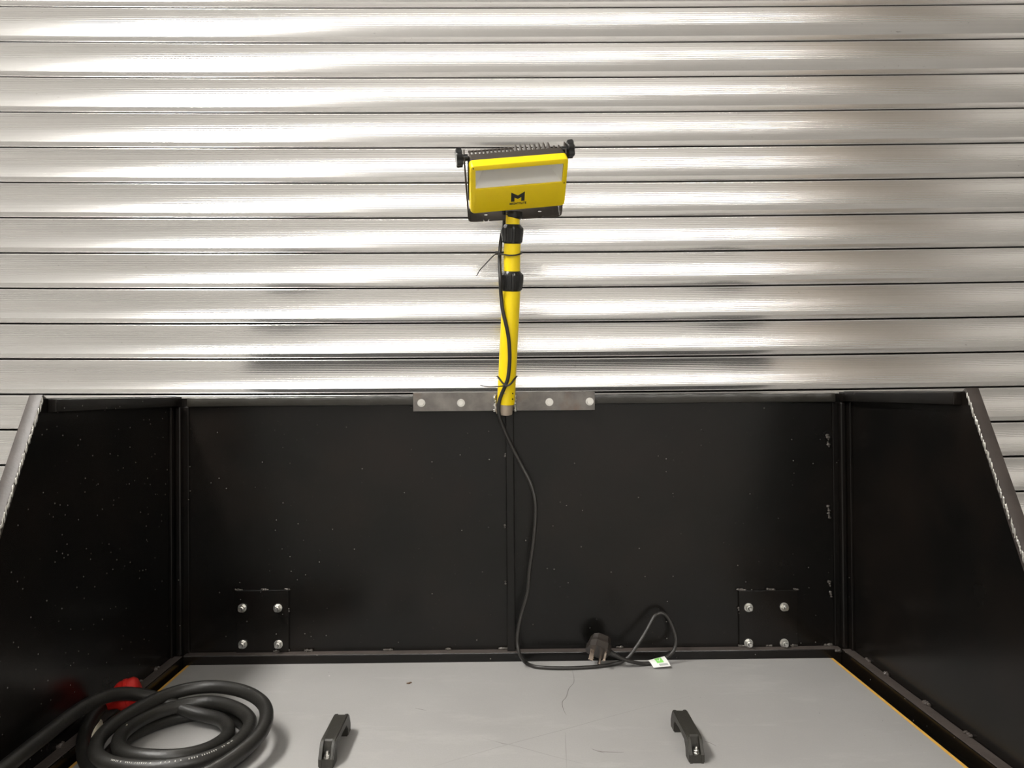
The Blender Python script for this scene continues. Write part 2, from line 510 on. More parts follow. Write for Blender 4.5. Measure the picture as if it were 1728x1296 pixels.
# back top rail, hand painted with a lumpy brush
bm = bmesh.new()
add_box(bm, BX0 + .025, BX1 - .022, BY - .010, BY + .012, TOP - .0195, TOP - .0035, bevel=.0015)
bmesh.ops.subdivide_edges(bm, edges=[e for e in bm.edges if e.calc_length() > .5], cuts=160)
for v in bm.verts:
    if v.co.y < BY and v.co.z > TOP - .01:
        v.co.z += .0006 * math.sin(v.co.x * 130) * math.sin(v.co.x * 47 + 1)
        v.co.y += .0008 * math.sin(v.co.x * 90 + 2) * math.sin(v.co.x * 31)
tobj('top_rail', bm, simple('lumpy_black_paint', (.022, .020, .016), .3, 0, .9, 70, .4, 30), smooth=True)
bm = bmesh.new(); add_box(bm, BX0 + .02, BX1 - .02, BY - .020, BY, BZ - .03, BZ + .0165, bevel=.002)
worn_lit_top(tobj('bottom_rail', bm, M_PAINT))
bm = bmesh.new()
c0 = at(860, 700, BY - .01); c1 = at(861, 1094, BY - .01)
add_box(bm, c0.x - .0075, c0.x + .0075, BY - .013, BY, BZ + .015, TOP - .019, bevel=.0015)
tobj('centre_post', bm, M_PAINT)
# bolted plates low on the back panel
def bolt_mesh(name, head=False):
    bm = bmesh.new()
    if head:
        add_lathe(bm, [(.0085, 0), (.0085, .0015)], seg=20)
        add_lathe(bm, [(.0066, .0015), (.0068, .0022), (.0068, .0058), (.0062, .0066)], seg=6)
    else:
        add_lathe(bm, [(.0088, 0), (.0088, .0016)], seg=20)
        add_lathe(bm, [(.0070, .0016), (.0074, .0024), (.0074, .0075), (.0066, .0086)], seg=6)
        add_lathe(bm, [(.0041, .0085), (.0041, .0150), (.0034, .0162)], seg=12)
    o = finish(name, bm, M_ZINC, None, smooth=True, angle=30)
    return o
bolt_proto = bolt_mesh('bolt')
used = [False]
def place_bolt(p, d, parent, roll=0.0, s=1.0, proto=None):
    pr = proto or bolt_proto
    if proto is None and not used[0]:
        o = pr; used[0] = True
    else:
        o = bpy.data.objects.new('bolt', pr.data); C.objects.link(o)
    o.parent = parent
    o.matrix_basis = axis_matrix(p, d) @ Matrix.Rotation(roll, 4, 'Z') @ Matrix.Scale(s, 4)
    return o
def bead_run(pts, parent=tray, r=.0022, mat=None):
    bm = bmesh.new()
    for p in pts:
        k = random.uniform(.7, 1.35)
        add_blob(bm, p, r * k * random.uniform(.8, 1.6), r * k * .8, r * k)
    return tobj('weld_bead', bm, mat or M_WELD, parent, smooth=True)
PLY = BY - .005
for (x0, x1, bolts) in ((398, 487, ((409, 1026), (469, 1026), (410, 1087), (470, 1087))), (1247, 1347, ((1263, 1025), (1323, 1024), (1263, 1085), (1323, 1085)))):
    a = at(x0, 997, PLY); b = at(x1, 1095, PLY)
    bm = bmesh.new(); add_box(bm, a.x, b.x, PLY, BY, BZ + .014, a.z, bevel=.0006)
    pl = tobj('mounting_plate', bm, M_PAINT)
    for (px, py) in bolts:
        p = at(px, py, PLY)
        o = place_bolt(p, (0, -1, 0), pl, random.random() * 3, .93)
    for f in (.02, .07, .52, .56, .97):
        p = Vector((a.x + (b.x - a.x) * f, PLY + .002, a.z + .001))
        bead_run([p, p + Vector((.004, 0, 0)), p + Vector((-.003, 0, .001))], r=.002)
    for f in (.3, .95):
        p = Vector((a.x if x0 > 800 else b.x, PLY + .002, a.z + (BZ + .014 - a.z) * f))
        bead_run([p, p + Vector((0, 0, -.004))], r=.0018)
# tack welds along the joints
for px, py in ((1397, 738), (1398, 750), (1398, 858), (1399, 870), (1400, 985), (1402, 1003)):
    p = at(px, py, BY - .003); bead_run([p, p + Vector((.001, 0, -.004)), p + Vector((-.001, 0, .004))], r=.0022)
for px, py in ((1430, 756), (1431, 766), (1432, 890), (1432, 900), (1433, 1015), (1434, 1028)):
    v = at(px, py, 1.0); k = BX1 / v.x
    p = CAMP + (v - CAMP) * k
    bead_run([Vector((BX1 - .001, p.y, p.z + dz)) for dz in (-.005, 0, .004)], r=.002)
for px, wd in ((520, 3), (655, 4), (757, 1), (850, 4), (1045, 2), (1255, 3), (1298, 2), (1340, 3), (1398, 3), (466, 2)):
    p = at(px, 1093, BY - .004)
    bead_run([Vector((p.x + .0035 * (i - wd / 2), BY - .004, BZ + .0185)) for i in range(wd + 1)], r=.0026)
for px, py in ((853, 770), (852, 890), (853, 985), (866, 1071)):
    p = at(px, py, BY - .002); bead_run([p, p + Vector((0, 0, .004))], r=.0018)
for (X, s) in ((BX1, 1), (BX0, -1)):
    for y in (1.365, 1.30, 1.175, 1.07):
        bead_run([Vector((X - s * .002, y + dy, BZ + .0175)) for dy in (-.005, 0, .006)], r=.0028, mat=M_WORN_LIT)
bead_run([at(1417, 1098, BY - .02) + Vector((dx, 0, 0)) for dx in (-.006, -.003, 0)], r=.003)
# closed box that carries the tray
bm = bmesh.new()
add_box(bm, BX0 - .004, BX1 + .004, .735, BY + .004, .06, .80, bevel=.004)
tobj('box_body', bm, M_PAINT)
for sx in (BX0 + .05, BX1 - .05):
    for y in (.80, 1.38):
        bm = bmesh.new(); add_lathe(bm, [(.035, 0), (.035, .02), (.02, .025), (.02, .06)], Matrix.Translation((sx, y, 0)), seg=16)
        tobj('foot', bm, M_BLKP)
bm = bmesh.new(); add_box(bm, BX0, BX1, .742, .76, .80, .876); tobj('front_rail', bm, M_PAINT)
bm = bmesh.new(); add_box(bm, BX0 + .02, BX1 - .02, .78, BY - .02, .80, .8795); tobj('bearer', bm, M_PAINT)

# ------------------------------------------------------------------ grey board with two lift handles
LX0, LX1, LY0, LY1 = -.587, .608, .785, 1.4290
lid = thing('grey_board', 'grey coated plywood board lying in the black tray with two bow handles', 'board', (0, 1.1, BZ - .02))
def lobj(name, bm, mat, parent=lid, **k):
    o = finish(name, bm, mat, parent, **k)
    if parent is lid: o.matrix_parent_inverse = Matrix.Translation((0, -1.1, -(BZ - .02)))
    return o
EW = .0055
bm = bmesh.new(); add_box(bm, LX0 + EW, LX1 - EW, LY0, LY1, BZ - .0205, BZ); lobj('board_top', bm, M_BOARD)
for xa, xb, s in ((LX0, LX0 + EW, -1), (LX1 - EW, LX1, 1)):
    bm = bmesh.new()
    zi, zo = BZ - .0003, BZ - .0004
    pol = [(xa, BZ - .0205), (xb, BZ - .0205), (xb, zi if s < 0 else zo), (xa, zo if s < 0 else zi)]
    add_prism(bm, pol, LY0, LY1, lambda a, b, h: Vector((a, h, b)))
    lobj('bare_edge', bm, M_EDGE, label='worn bare plywood edge')
# handles
HW = .0208
def outline(h=.031, L=.116):
    P = [(0, 0), (0, .0115), (.0035, .0170), (.0075, .0235), (.0105, .0275), (.0140, .0300), (.0185, h)]
    P += [(L - a, b) for a, b in P[::-1]]
    P += [(L - .021, 0), (L - .0235, .0120), (L - .030, .0185), (L / 2, .0205), (.030, .0185), (.0235, .0120), (.021, 0)]
    return P
def core(h=.031, L=.116):
    P = [(.0008, 0), (.0008, .0110), (.0135, .0110), (.0170, .0285), (.0190, h - .0003)]
    P += [(L - a, b) for a, b in P[::-1]]
    P += [(L - .021, 0), (L - .0235, .0120), (L - .030, .0185), (L / 2, .0205), (.030, .0185), (.0235, .0120), (.021, 0)]
    return P
def make_handle(x, y):
    bm = bmesh.new()
    for a, b in ((-HW / 2, -.0058), (.0058, HW / 2)):
        add_prism(bm, outline(), a, b, lambda p, q, h: Vector((x + h, y + p, BZ + q)))
    bmesh.ops.recalc_face_normals(bm, faces=bm.faces)
    es = [e for e in bm.edges if abs(abs(e.verts[0].co.x - x) - HW / 2) < 1e-5 and abs(abs(e.verts[1].co.x - x) - HW / 2) < 1e-5 and abs(e.verts[0].co.x - e.verts[1].co.x) < 1e-6]
    bmesh.ops.bevel(bm, geom=es, offset=.0012, segments=2, affect='EDGES')
    add_prism(bm, core(), -.0058, .0058, lambda p, q, h: Vector((x + h, y + p, BZ + q)))
    h = lobj('bow_handle', bm, M_HAND, smooth=True, angle=30)
    for yy in (y + .0068, y + .116 - .0068):
        o = place_bolt((x + .0006, yy, BZ + .011), (0, 0, 1), h, .4, .55)
        o.name = 'bolt'
    return h
make_handle(-.2405, 1.032)['label'] = 'black plastic bow handle nearer the cable coil'
make_handle(.2548, 1.032)['label'] = 'black plastic bow handle on the right half of the board'
# scuffs and cracks in the coating
def scuff(pts, wdt, mat):
    P = catmull([on_z(650 + a / 2.88, 1110 + b / 2.88, BZ + .0001) for a, b in pts], 5)
    bm = bmesh.new(); add_tube(bm, P, lambda u: wdt * (.35 + .65 * math.sin(math.pi * min(1, max(0, u)))), seg=6, flat=.15)
    lobj('scuff_mark', bm, mat)
scuff([(910, 60), (918, 115), (893, 150), (880, 190), (861, 215), (866, 250), (880, 278)], .0006, M_SCR)
scuff([(230, 530), (420, 472), (600, 420), (750, 380), (900, 340), (1180, 262), (1480, 186)], .0005, M_SCRF)
scuff([(470, 390), (560, 412), (640, 430), (800, 474), (980, 520)], .0005, M_SCRF)
scuff([(875, 360), (878, 440), (882, 535)], .0005, M_SCRF)
scuff([(1005, 442), (1030, 452), (1070, 457), (1120, 459), (1160, 460)], .0008, M_SCR)
scuff([(1010, 446), (1040, 455), (1065, 462)], .0006, M_SCR)
scuff([(145, 245), (170, 250), (200, 256)], .0006, M_SCR)
scuff([(1550, 405), (1580, 414), (1610, 430)], .0006, M_SCR)
scuff([(545, 408), (575, 418), (605, 420)], .0009, M_SCRF)
p = on_z(689, 1154, BZ)
bm = bmesh.new(); add_blob(bm, (p.x, p.y, BZ + .001), .0035, .0016, .0012); add_blob(bm, (p.x + .003, p.y + .003, BZ + .0012), .003, .0015, .001)
o = finish('wood_chip', bm, M_CHIP); tag(o, 'tiny brown wood chip lying on the grey board', 'wood chip')

# ------------------------------------------------------------------ work light: bracket, telescopic pole, head
wl = thing('work_light', 'yellow floodlight on a telescopic pole bolted to the tray back', 'work light', (0, 1.42, TOP))
def wobj(name, bm, mat, parent=wl, **k):
    o = finish(name, bm, mat, parent, **k)
    if parent is wl: o.matrix_parent_inverse = Matrix.Translation((0, -1.42, -TOP))
    return o
PY = 1.418
BF = BY - .0165                 # front face of the bracket plate
a = at(697, 664, BF); b = at(1004, 692, BF)
bm = bmesh.new(); add_box(bm, a.x, b.x, BF, BF + .006, b.z, a.z + .001, bevel=.0006)
add_box(bm, a.x, b.x, BF + .006, BF + .026, a.z - .004, a.z + .001, bevel=.0006)
br = wobj('bracket_plate', bm, M_MILL, label='bare steel bracket plate')
head_proto = bolt_mesh('bolt', True)
hp_used = False
for px, py in ((711, 680), (778, 680), (927, 678.5), (995, 677.5)):
    if not hp_used:
        o = head_proto; hp_used = True
        o.parent = br; o.matrix_basis = axis_matrix(at(px, py, BF), (0, -1, 0)) @ Matrix.Scale(.86, 4)
    else: o = place_bolt(at(px, py, BF), (0, -1, 0), br, random.random(), .86, head_proto)
S0 = at(851, 697.5, PY + .005); S1 = at(854, 660, PY - .006)
def add_cyl(bm, p, q, r, seg=28, r2=None):
    d = q - p
    add_lathe(bm, [(r, 0), (r2 or r, d.length)], axis_matrix(p, d), seg=seg)
bm = bmesh.new(); add_cyl(bm, S0, S1, .0148); wobj('stub_tube', bm, simple('bare_stub_steel', (.46, .38, .30), .5, .3, .1, 200, .15, 40), smooth=True)
for s in (-1, 1):
    bm = bmesh.new()
    for i in range(12):
        z = S0.z + .004 + .0026 * i
        add_blob(bm, (S0.x + .0014 + s * .0185 + random.uniform(-.0012, .0012), BF - .0015, z), .0034, .003, .0022)
    wobj('weld_bead', bm, M_ZINC, smooth=True, label='bright weld bead')
def pY(py): return PY - (681 - py) / 321 * .066           # the pole leans towards the room
P0 = at(853.6, 681, pY(681)); P1 = at(863.0, 490, pY(490)); P2 = at(864.6, 402, pY(402)); P3 = at(865.4, 360, pY(360))
bm = bmesh.new(); add_cyl(bm, P0, P1, .0163, 36); wobj('lower_pole', bm, M_YEL, smooth=True)
bm = bmesh.new(); add_cyl(bm, P1 - Vector((0, 0, .005)), P2, .0148, 36); wobj('middle_pole', bm, M_YEL, smooth=True)
bm = bmesh.new(); add_cyl(bm, P2 - Vector((0, 0, .005)), P3, .0124, 36); wobj('upper_pole', bm, M_YEL, smooth=True)
for px, py in ((864.8, 664), (864.6, 673.5)):
    p = at(px, py, pY(py) - .0122)
    bm = bmesh.new(); add_lathe(bm, [(.0013, -.001), (.0013, .0012)], axis_matrix(p, (.62, -.78, 0)), seg=10); wobj('pin_hole', bm, M_BLKP)
def collar(pa, pb, r0, r1):
    d = pb - pa; Lc = d.length
    def lob(a, i):
        if i in (0, 1, 6, 7): return 1.0
        return 1.0 + .045 * (1 if math.cos(10 * a) > -.2 else -1.0)
    bm = bmesh.new()
    add_lathe(bm, [(r0 * .90, 0), (r0 * .97, .0015), (r0, .003), (r1 * .99, Lc * .45), (r1, Lc * .72), (r1 * .98, Lc * .80), (r1 * .86, Lc * .90), (r1 * .74, Lc)], axis_matrix(pa, d), seg=120, lobes=lob)
    wobj('clamp_collar', bm, M_BLKP, smooth=True, angle=25)
def on_axis(p, q, py):
    lo, hi = -.5, 1.5
    def prj(u):
        v = CAMR.transposed() @ (p.lerp(q, u) - CAMP); return 648 + FPX * v.y / v.z
    for _ in range(40):
        m = (lo + hi) / 2
        if prj(m) > py: lo = m
        else: hi = m
    return p.lerp(q, lo)
collar(on_axis(P0, P1, 491), on_axis(P1, P2, 457), .0182, .0203)
collar(on_axis(P1, P2, 411), on_axis(P2, P3, 378.5), .0170, .0186)

# head frame: x along the width, z up the face, -y out of the face
HM = (Matrix.Rotation(R(7.96), 3, 'Z') @ Matrix.Rotation(R(-6.72), 3, 'Y') @ Matrix.Rotation(R(48), 3, 'X'))
HC = Vector((.0285, 1.29, 1.7426))
HX = Matrix.Translation(HC) @ HM.to_4x4()
def rrect(x0, x1, z0, z1, r, n=5):
    out = []
    for cx, cz, a0 in ((x1 - r, z1 - r, 0), (x0 + r, z1 - r, 90), (x0 + r, z0 + r, 180), (x1 - r, z0 + r, 270)):
        for k in range(n + 1):
            t = R(a0 + 90 * k / n); out.append((cx + r * math.cos(t), cz + r * math.sin(t)))
    return out
def hmap(a, b, h): return HX @ Vector((a, h, b))
W2, H2 = .0826, .0465
bm = bmesh.new()
add_prism(bm, rrect(-W2 + .001, W2 - .001, -H2 + .002, H2 - .001, .006), .016, .037, hmap)
head = wobj('lamp_head', bm, M_HEAT, smooth=True, angle=30)
def hobj(name, bm, mat, **k): return finish(name, bm, mat, head, **k)
# bezel: a frame with a real opening and a rolled rim
OX, OZ0, OZ1 = .0740, .0018, .0378
bm = bmesh.new()
outer = rrect(-W2, W2, -H2, H2, .0065)
n = len(outer)
def ring(k, y): return [bm.verts.new(HX @ Vector((x * (1 - k / W2), y, z * (1 - k / H2)))) for x, z in outer]
Rg = [ring(.0, .018), ring(.0, .004), ring(.0010, .0012), ring(.0032, .0)]
for A, B in zip(Rg[:-1], Rg[1:]):
    for k in range(n): bm.faces.new([A[k], A[(k + 1) % n], B[(k + 1) % n], B[k]])
inner = []
for x, z in outer:
    inner.append((OX if x > 0 else -OX, OZ1 if z > 0 else OZ0))
iv = {}
def ivert(p, y):
    key = (p, y)
    if key not in iv: iv[key] = bm.verts.new(HX @ Vector((p[0], y, p[1])))
    return iv[key]
A = Rg[-1]
for k in range(n):
    p, q = inner[k], inner[(k + 1) % n]
    vs = [A[k], A[(k + 1) % n], ivert(q, 0)] + ([ivert(p, 0)] if p != q else [])
    bm.faces.new(vs)
cs = [(OX, OZ1), (-OX, OZ1), (-OX, OZ0), (OX, OZ0)]
for k in range(4):
    p, q = cs[k], cs[(k + 1) % 4]
    bm.faces.new([ivert(p, 0), ivert(q, 0), ivert(q, .004), ivert(p, .004)])
hobj('bezel', bm, M_YEL, smooth=True, angle=28, label='yellow front bezel')
bm = bmesh.new()
f = [bm.verts.new(HX @ Vector((x, .004, z))) for x, z in cs]
dps = [(.056, .0300), (-.056, .0300), (-.056, .0180), (.056, .0180)]
g = [bm.verts.new(HX @ Vector((x, .0345, z))) for x, z in dps]
bo = [bm.verts.new(HX @ Vector((x, .0355, z))) for x, z in dps]
for k in range(4): bm.faces.new([f[k], f[(k + 1) % 4], g[(k + 1) % 4], g[k]])
bm.faces.new(g)
bm.verts.ensure_lookup_table()
hobj('reflector', bm, M_REFL)
# the cavity has to be open behind the bezel: cut the housing front where the reflector sits
bm = bmesh.new(); bm.from_mesh(head.data)
bmesh.ops.delete(bm, geom=[fc for fc in bm.faces if len(fc.verts) > 8 and (HX.inverted() @ fc.calc_center_median()).y < .02], context='FACES')
bm.to_mesh(head.data); bm.free()
bm = bmesh.new(); add_prism(bm, [(-OX + .0005, OZ0 + .0005), (OX - .0005, OZ0 + .0005), (OX - .0005, OZ1 - .0005), (-OX + .0005, OZ1 - .0005)], .0022, .0036, hmap)
hobj('glass_pane', bm, M_GLASS)
bm = bmesh.new(); add_prism(bm, rrect(-.030, .030, .0195, .0285, .002), .0325, .0338, hmap); hobj('led_board', bm, simple('led_yellow_board', (.75, .62, .25), .5))
# fins on the back, running up the housing
def fin_mesh(h):
    bm = bmesh.new()
    add_prism(bm, [(.0370, -.042), (.0370, .0450), (.0370 + h * .55, .0470), (.0370 + h * .85, .0460), (.0370 + h, .0425), (.0370 + h, -.040)], -.0011, .0011, lambda a, b, h_: Vector((h_, a, b)))
    return bm
fp = {}
xf = -.0765
i = 0
while xf < .0775:
    hh = .0150 if xf < -.002 else .0215
    if xf > .066: hh = .009
    if hh not in fp:
        o = hobj('fin', fin_mesh(hh), M_HEAT); fp[hh] = o
    else:
        o = bpy.data.objects.new('fin', fp[hh].data); C.objects.link(o); o.parent = head
    o.matrix_basis = HX @ Matrix.Translation((xf, 0, 0))
    xf += .0066 if xf < -.002 else .0080
# slotted top lip behind the bezel
bm = bmesh.new(); add_prism(bm, rrect(-.079, -.004, .0440, .0460, .0008), .0455, .0480, hmap); hobj('top_lip', bm, M_HEAT)
# logo and wordmark on the bezel
bm = bmesh.new()
mw, mh = .0117, .0092
Mp = [(-1, -1), (-1, 1), (0, .25), (1, 1), (1, -1), (.50, -1), (.50, -.14), (0, -.48), (-.50, -.14), (-.50, -1)]
tris = [(0, 1, 8), (0, 8, 9), (1, 2, 8), (2, 7, 8), (2, 3, 6), (2, 6, 7), (3, 4, 6), (4, 5, 6)]
vs = [bm.verts.new(HX @ Vector((-.0016 + a * mw, -.00025, -.0188 + b * mh))) for a, b in Mp]
for t_ in tris: bm.faces.new([vs[k] for k in t_])
r = bmesh.ops.extrude_face_region(bm, geom=list(bm.faces))
for v in r['geom']:
    if isinstance(v, bmesh.types.BMVert): v.co += HM @ Vector((0, .0004, 0))
hobj('emblem', bm, M_BLKP, label='black letter M emblem')
def text_mesh(s, width, height):
    cu = bpy.data.curves.new('t', 'FONT'); cu.body = s; cu.extrude = .01; cu.offset = .045; cu.space_character = 1.06
    cu.resolution_u = 3
    ob = bpy.data.objects.new('t', cu); C.objects.link(ob)
    dg = bpy.context.evaluated_depsgraph_get(); dg.update()
    me = bpy.data.meshes.new_from_object(ob.evaluated_get(dg))
    bpy.data.objects.remove(ob); bpy.data.curves.remove(cu)
    xs = [v.co.x for v in me.vertices]; ys = [v.co.y for v in me.vertices]
    for v in me.vertices:
        v.co = Vector(((v.co.x - min(xs)) / (max(xs) - min(xs)) * width - width / 2, -v.co.z * .01 - .0001, (v.co.y - min(ys)) / (max(ys) - min(ys)) * height - height / 2))
    return me
me = text_mesh('MIGHTYLITE', .0290, .0042)
me.materials.append(M_BLKP)
o = bpy.data.objects.new('wordmark', me); C.objects.link(o); o.parent = head
o.matrix_basis = HX @ Matrix.Translation((-.0010, 0, -.0322)); o['label'] = 'small black printed word'
# screws of the bezel
for x, z in ((-.0775, .0420), (.0775, .0005)):
    bm = bmesh.new(); add_lathe(bm, [(.0011, -.0003), (.0011, .001)], axis_matrix(HX @ Vector((x, 0, z)), HM @ Vector((0, 1, 0))), seg=10); hobj('screw', bm, M_BLKP)
# yoke: strip bent into a U, hung from the two knobs
pvL = HX @ Vector((-.0880, .030, .0450)); pvR = HX @ Vector((.0842, .034, .0430))
cbL = at(790.5, 364.4, 1.368); cbR = at(945.5, 354.6, 1.368)
ax = (cbR - cbL).normalized()
dn = ((cbL + cbR) / 2 - (pvL + pvR) / 2).normalized()
wd = ax.cross(dn).normalized()
SW = .0175
path = [pvL - dn * .004, pvL, cbL - dn * .012 , cbL - dn * .0035 + ax * .0008, cbL - dn * .0008 + ax * .0035, cbL + ax * .012, cbR - ax * .012, cbR - dn * .0008 - ax * .0035, cbR - dn * .0035 - ax * .0008, cbR - dn * .012, pvR, pvR - dn * .004]
holes = []
bm = bmesh.new()
th = .0011
def strip(P):
    rows = []
    for i_, p_ in enumerate(P):
        t_ = (P[min(i_ + 1, len(P) - 1)] - P[max(i_ - 1, 0)]).normalized()
        nn = wd.cross(t_).normalized()
        rows.append([bm.verts.new(p_ + wd * s1 * SW + nn * s2 * th) for s1, s2 in ((-1, -1), (1, -1), (1, 1), (-1, 1))])
    for A_, B_ in zip(rows[:-1], rows[1:]):
        for k in range(4): bm.faces.new([A_[k], A_[(k + 1) % 4], B_[(k + 1) % 4], B_[k]])
    bm.faces.new(rows[0][::-1]); bm.faces.new(rows[-1])
hl = [cbL.lerp(cbR, .19), cbL.lerp(cbR, .775)]
strip(path[:6] + [hl[0] - ax * .005])
strip([hl[1] + ax * .005] + path[6:])
strip([hl[0] + ax * .005, hl[1] - ax * .005])
up = -dn
for hc in hl:            # square of strip with a round hole
    N_ = 24
    for sgn in (1, -1):
        inn = []; out = []
        for k in range(N_):
            t_ = 2 * math.pi * (k + .5) / N_
            c_, s_ = math.cos(t_), math.sin(t_)
            m_ = max(abs(c_) / .005, abs(s_) / SW)
            inn.append(bm.verts.new(hc + ax * .0036 * c_ + wd * .0036 * s_ + up * th * sgn))
            out.append(bm.verts.new(hc + ax * c_ / m_ + wd * s_ / m_ + up * th * sgn))
        for k in range(N_): bm.faces.new([inn[k], inn[(k + 1) % N_], out[(k + 1) % N_], out[k]])
        if sgn == 1: i1 = inn
        else:
            for k in range(N_): bm.faces.new([i1[k], i1[(k + 1) % N_], inn[(k + 1) % N_], inn[k]])
wobj('yoke', bm, M_HEAT, label='dark U-shaped mounting yoke')
for pv, s in ((pvL, -1), (pvR, 1)):
    o_ = HM @ Vector((s, 0, 0))
    bm = bmesh.new()
    add_lathe(bm, [(.0055, -.006), (.0055, .003)], axis_matrix(pv, o_), seg=16)
    Mk = axis_matrix(pv, o_)
    def lob(a, i_): return 1 + .13 * math.cos(6 * a)
    add_lathe(bm, [(.0120, .003), (.0138, .0042), (.0142, .0120), (.0125, .0138)], Mk, seg=48, lobes=lob)
    wobj('tilt_knob', bm, M_BLKP, smooth=True, angle=30)
# swivel knuckle between pole and yoke
q = on_axis(P2, P3, 371)
bm = bmesh.new(); add_lathe(bm, [(.0085, 0), (.0122, .0012), (.0144, .004), (.0150, .009), (.0146, .0135)], axis_matrix(q + Vector((.0022, 0, 0)), (0.03, -.1, 1)), seg=28)
wobj('swivel_knuckle', bm, M_BLKP, smooth=True)

# ------------------------------------------------------------------ thin flex with three pin plug
cord = thing('power_cord', 'thin black flex hanging from the yellow pole and ending in a plug', 'power cord', (0, 1.4, BZ))
def cobj(name, bm, mat, parent=cord, **k):
    o = finish(name, bm, mat, parent, **k)
    if parent is cord: o.matrix_parent_inverse = Matrix.Translation((0, -1.4, -BZ))
    return o
CR = .0034
zf = BZ + CR
def fr(px, py, o=0.0): return at(px, py, pY(py) - .0197 + o)
pts = [HX @ Vector((-.005, .0365, -.02)), HX @ Vector((-.018, .050, -.03)), at(851, 374, pY(374) + .018), at(848, 390, pY(390) + .020), at(845, 407, pY(407) + .014), at(843, 436, pY(436) + .002), at(844, 462, pY(462) - .014), at(844.5, 478, pY(478) - .019), at(845.6, 498, pY(498) - .012), at(848.4, 524, pY(524) - .0165), fr(855.6, 555.5), fr(859, 578),
       fr(860, 607), fr(857.6, 635.5), fr(853, 650), fr(845.8, 667, .004), at(842, 681, 1.402), at(842, 698, 1.405), at(848, 718, 1.411), at(862, 750, 1.418), at(880, 785, 1.42), at(897, 820, 1.412),
       at(904, 855, 1.405), at(901, 910, 1.40), at(894, 960, 1.40), at(890.6, 999, 1.40), at(881, 1033.5, 1.40), at(875, 1060, 1.398), at(873, 1084.5, 1.395), at(877, 1104, 1.39),
       on_z(888, 1118.5, zf + .001), on_z(906, 1125.5, zf), on_z(950, 1127.5, zf), on_z(999, 1125.5, zf), on_z(1035, 1120.5, zf + .001), at(1057, 1112, 1.396), at(1072, 1094, 1.402), at(1089, 1067.5, 1.412), at(1103, 1042, 1.422), at(1110, 1036.5, 1.425), at(1118, 1035, 1.425),
       at(1128, 1043, 1.424), at(1137, 1063, 1.420), at(1141, 1082, 1.415), at(1136, 1099, 1.410), at(1125, 1109, 1.405), at(1112, 1115, 1.400), on_z(1091, 1120, zf + .0005), at(1067, 1117, 1.392), at(1048, 1110.5, 1.390), at(1036, 1104.5, 1.390), at(1024, 1099, 1.392)]
bm = bmesh.new(); add_tube(bm, catmull(pts, 7), CR, seg=10); cobj('flex', bm, M_CORD, smooth=True, angle=60)
# plug: pin face towards the viewer, earth pin to the left, flex leaving to the lower right
pc = at(1011, 1093.5, 1.400)
e_ = Vector((-.90, -.05, .42)).normalized()               # towards the earth pin
nrm = Vector((-.38, -.66, -.62)); nrm = (nrm - e_ * nrm.dot(e_)).normalized()   # out of the pin face
s_ = nrm.cross(e_).normalized()
PM = Matrix(((e_.x, s_.x, nrm.x, pc.x), (e_.y, s_.y, nrm.y, pc.y), (e_.z, s_.z, nrm.z, pc.z), (0, 0, 0, 1)))
def pmap(a, b, h): return PM @ Vector((a, b, h))
pout = [(.0215, -.010), (.0215, .010), (.014, .0205), (-.008, .0225), (-.0165, .017), (-.020, .008), (-.020, -.008), (-.0165, -.017), (-.008, -.0225), (.014, -.0205)]
bm = bmesh.new()
lay = [(1.0, 0.008), (1.0, -.004), (.93, -.006), (.86, -.012), (.80, -.019), (.62, -.021)]
rows = [[bm.verts.new(pmap(a * k, b * k, h)) for a, b in pout] for k, h in lay]
for A_, B_ in zip(rows[:-1], rows[1:]):
    for k in range(len(pout)): bm.faces.new([A_[k], A_[(k + 1) % len(pout)], B_[(k + 1) % len(pout)], B_[k]])
bm.faces.new(rows[0]); bm.faces.new(rows[-1][::-1])
plug = cobj('plug_body', bm, simple('brown_black_plug', (.035, .029, .025), .33, 0, .1, 300), smooth=True, angle=25)
def pin(a, b, sa, sb, L_, name='pin'):
    bm = bmesh.new(); add_box(bm, a - sa, a + sa, b - sb, b + sb, .008, .008 + L_, PM, bevel=.0006)
    cobj(name, bm, M_BRASS, plug)
pin(.0115, 0, .0041, .0021, .0205)
pin(-.0095, -.0110, .0021, .0032, .0165)
pin(-.0095, .0110, .0021, .0032, .0165)
ga = at(1026, 1100, 1.392); gb = at(1047, 1110, 1.390)
bm = bmesh.new()
pr = []
for k in range(9):
    pr += [(.0062 - .0003 * k, .0026 * k), (.0062 - .0003 * k, .0026 * k + .0016), (.0047 - .00022 * k, .0026 * k + .0017), (.0047 - .00022 * k, .0026 * k + .0025)]
add_lathe(bm, pr, axis_matrix(ga, gb - ga), seg=14); cobj('strain_relief', bm, M_CORD, plug)
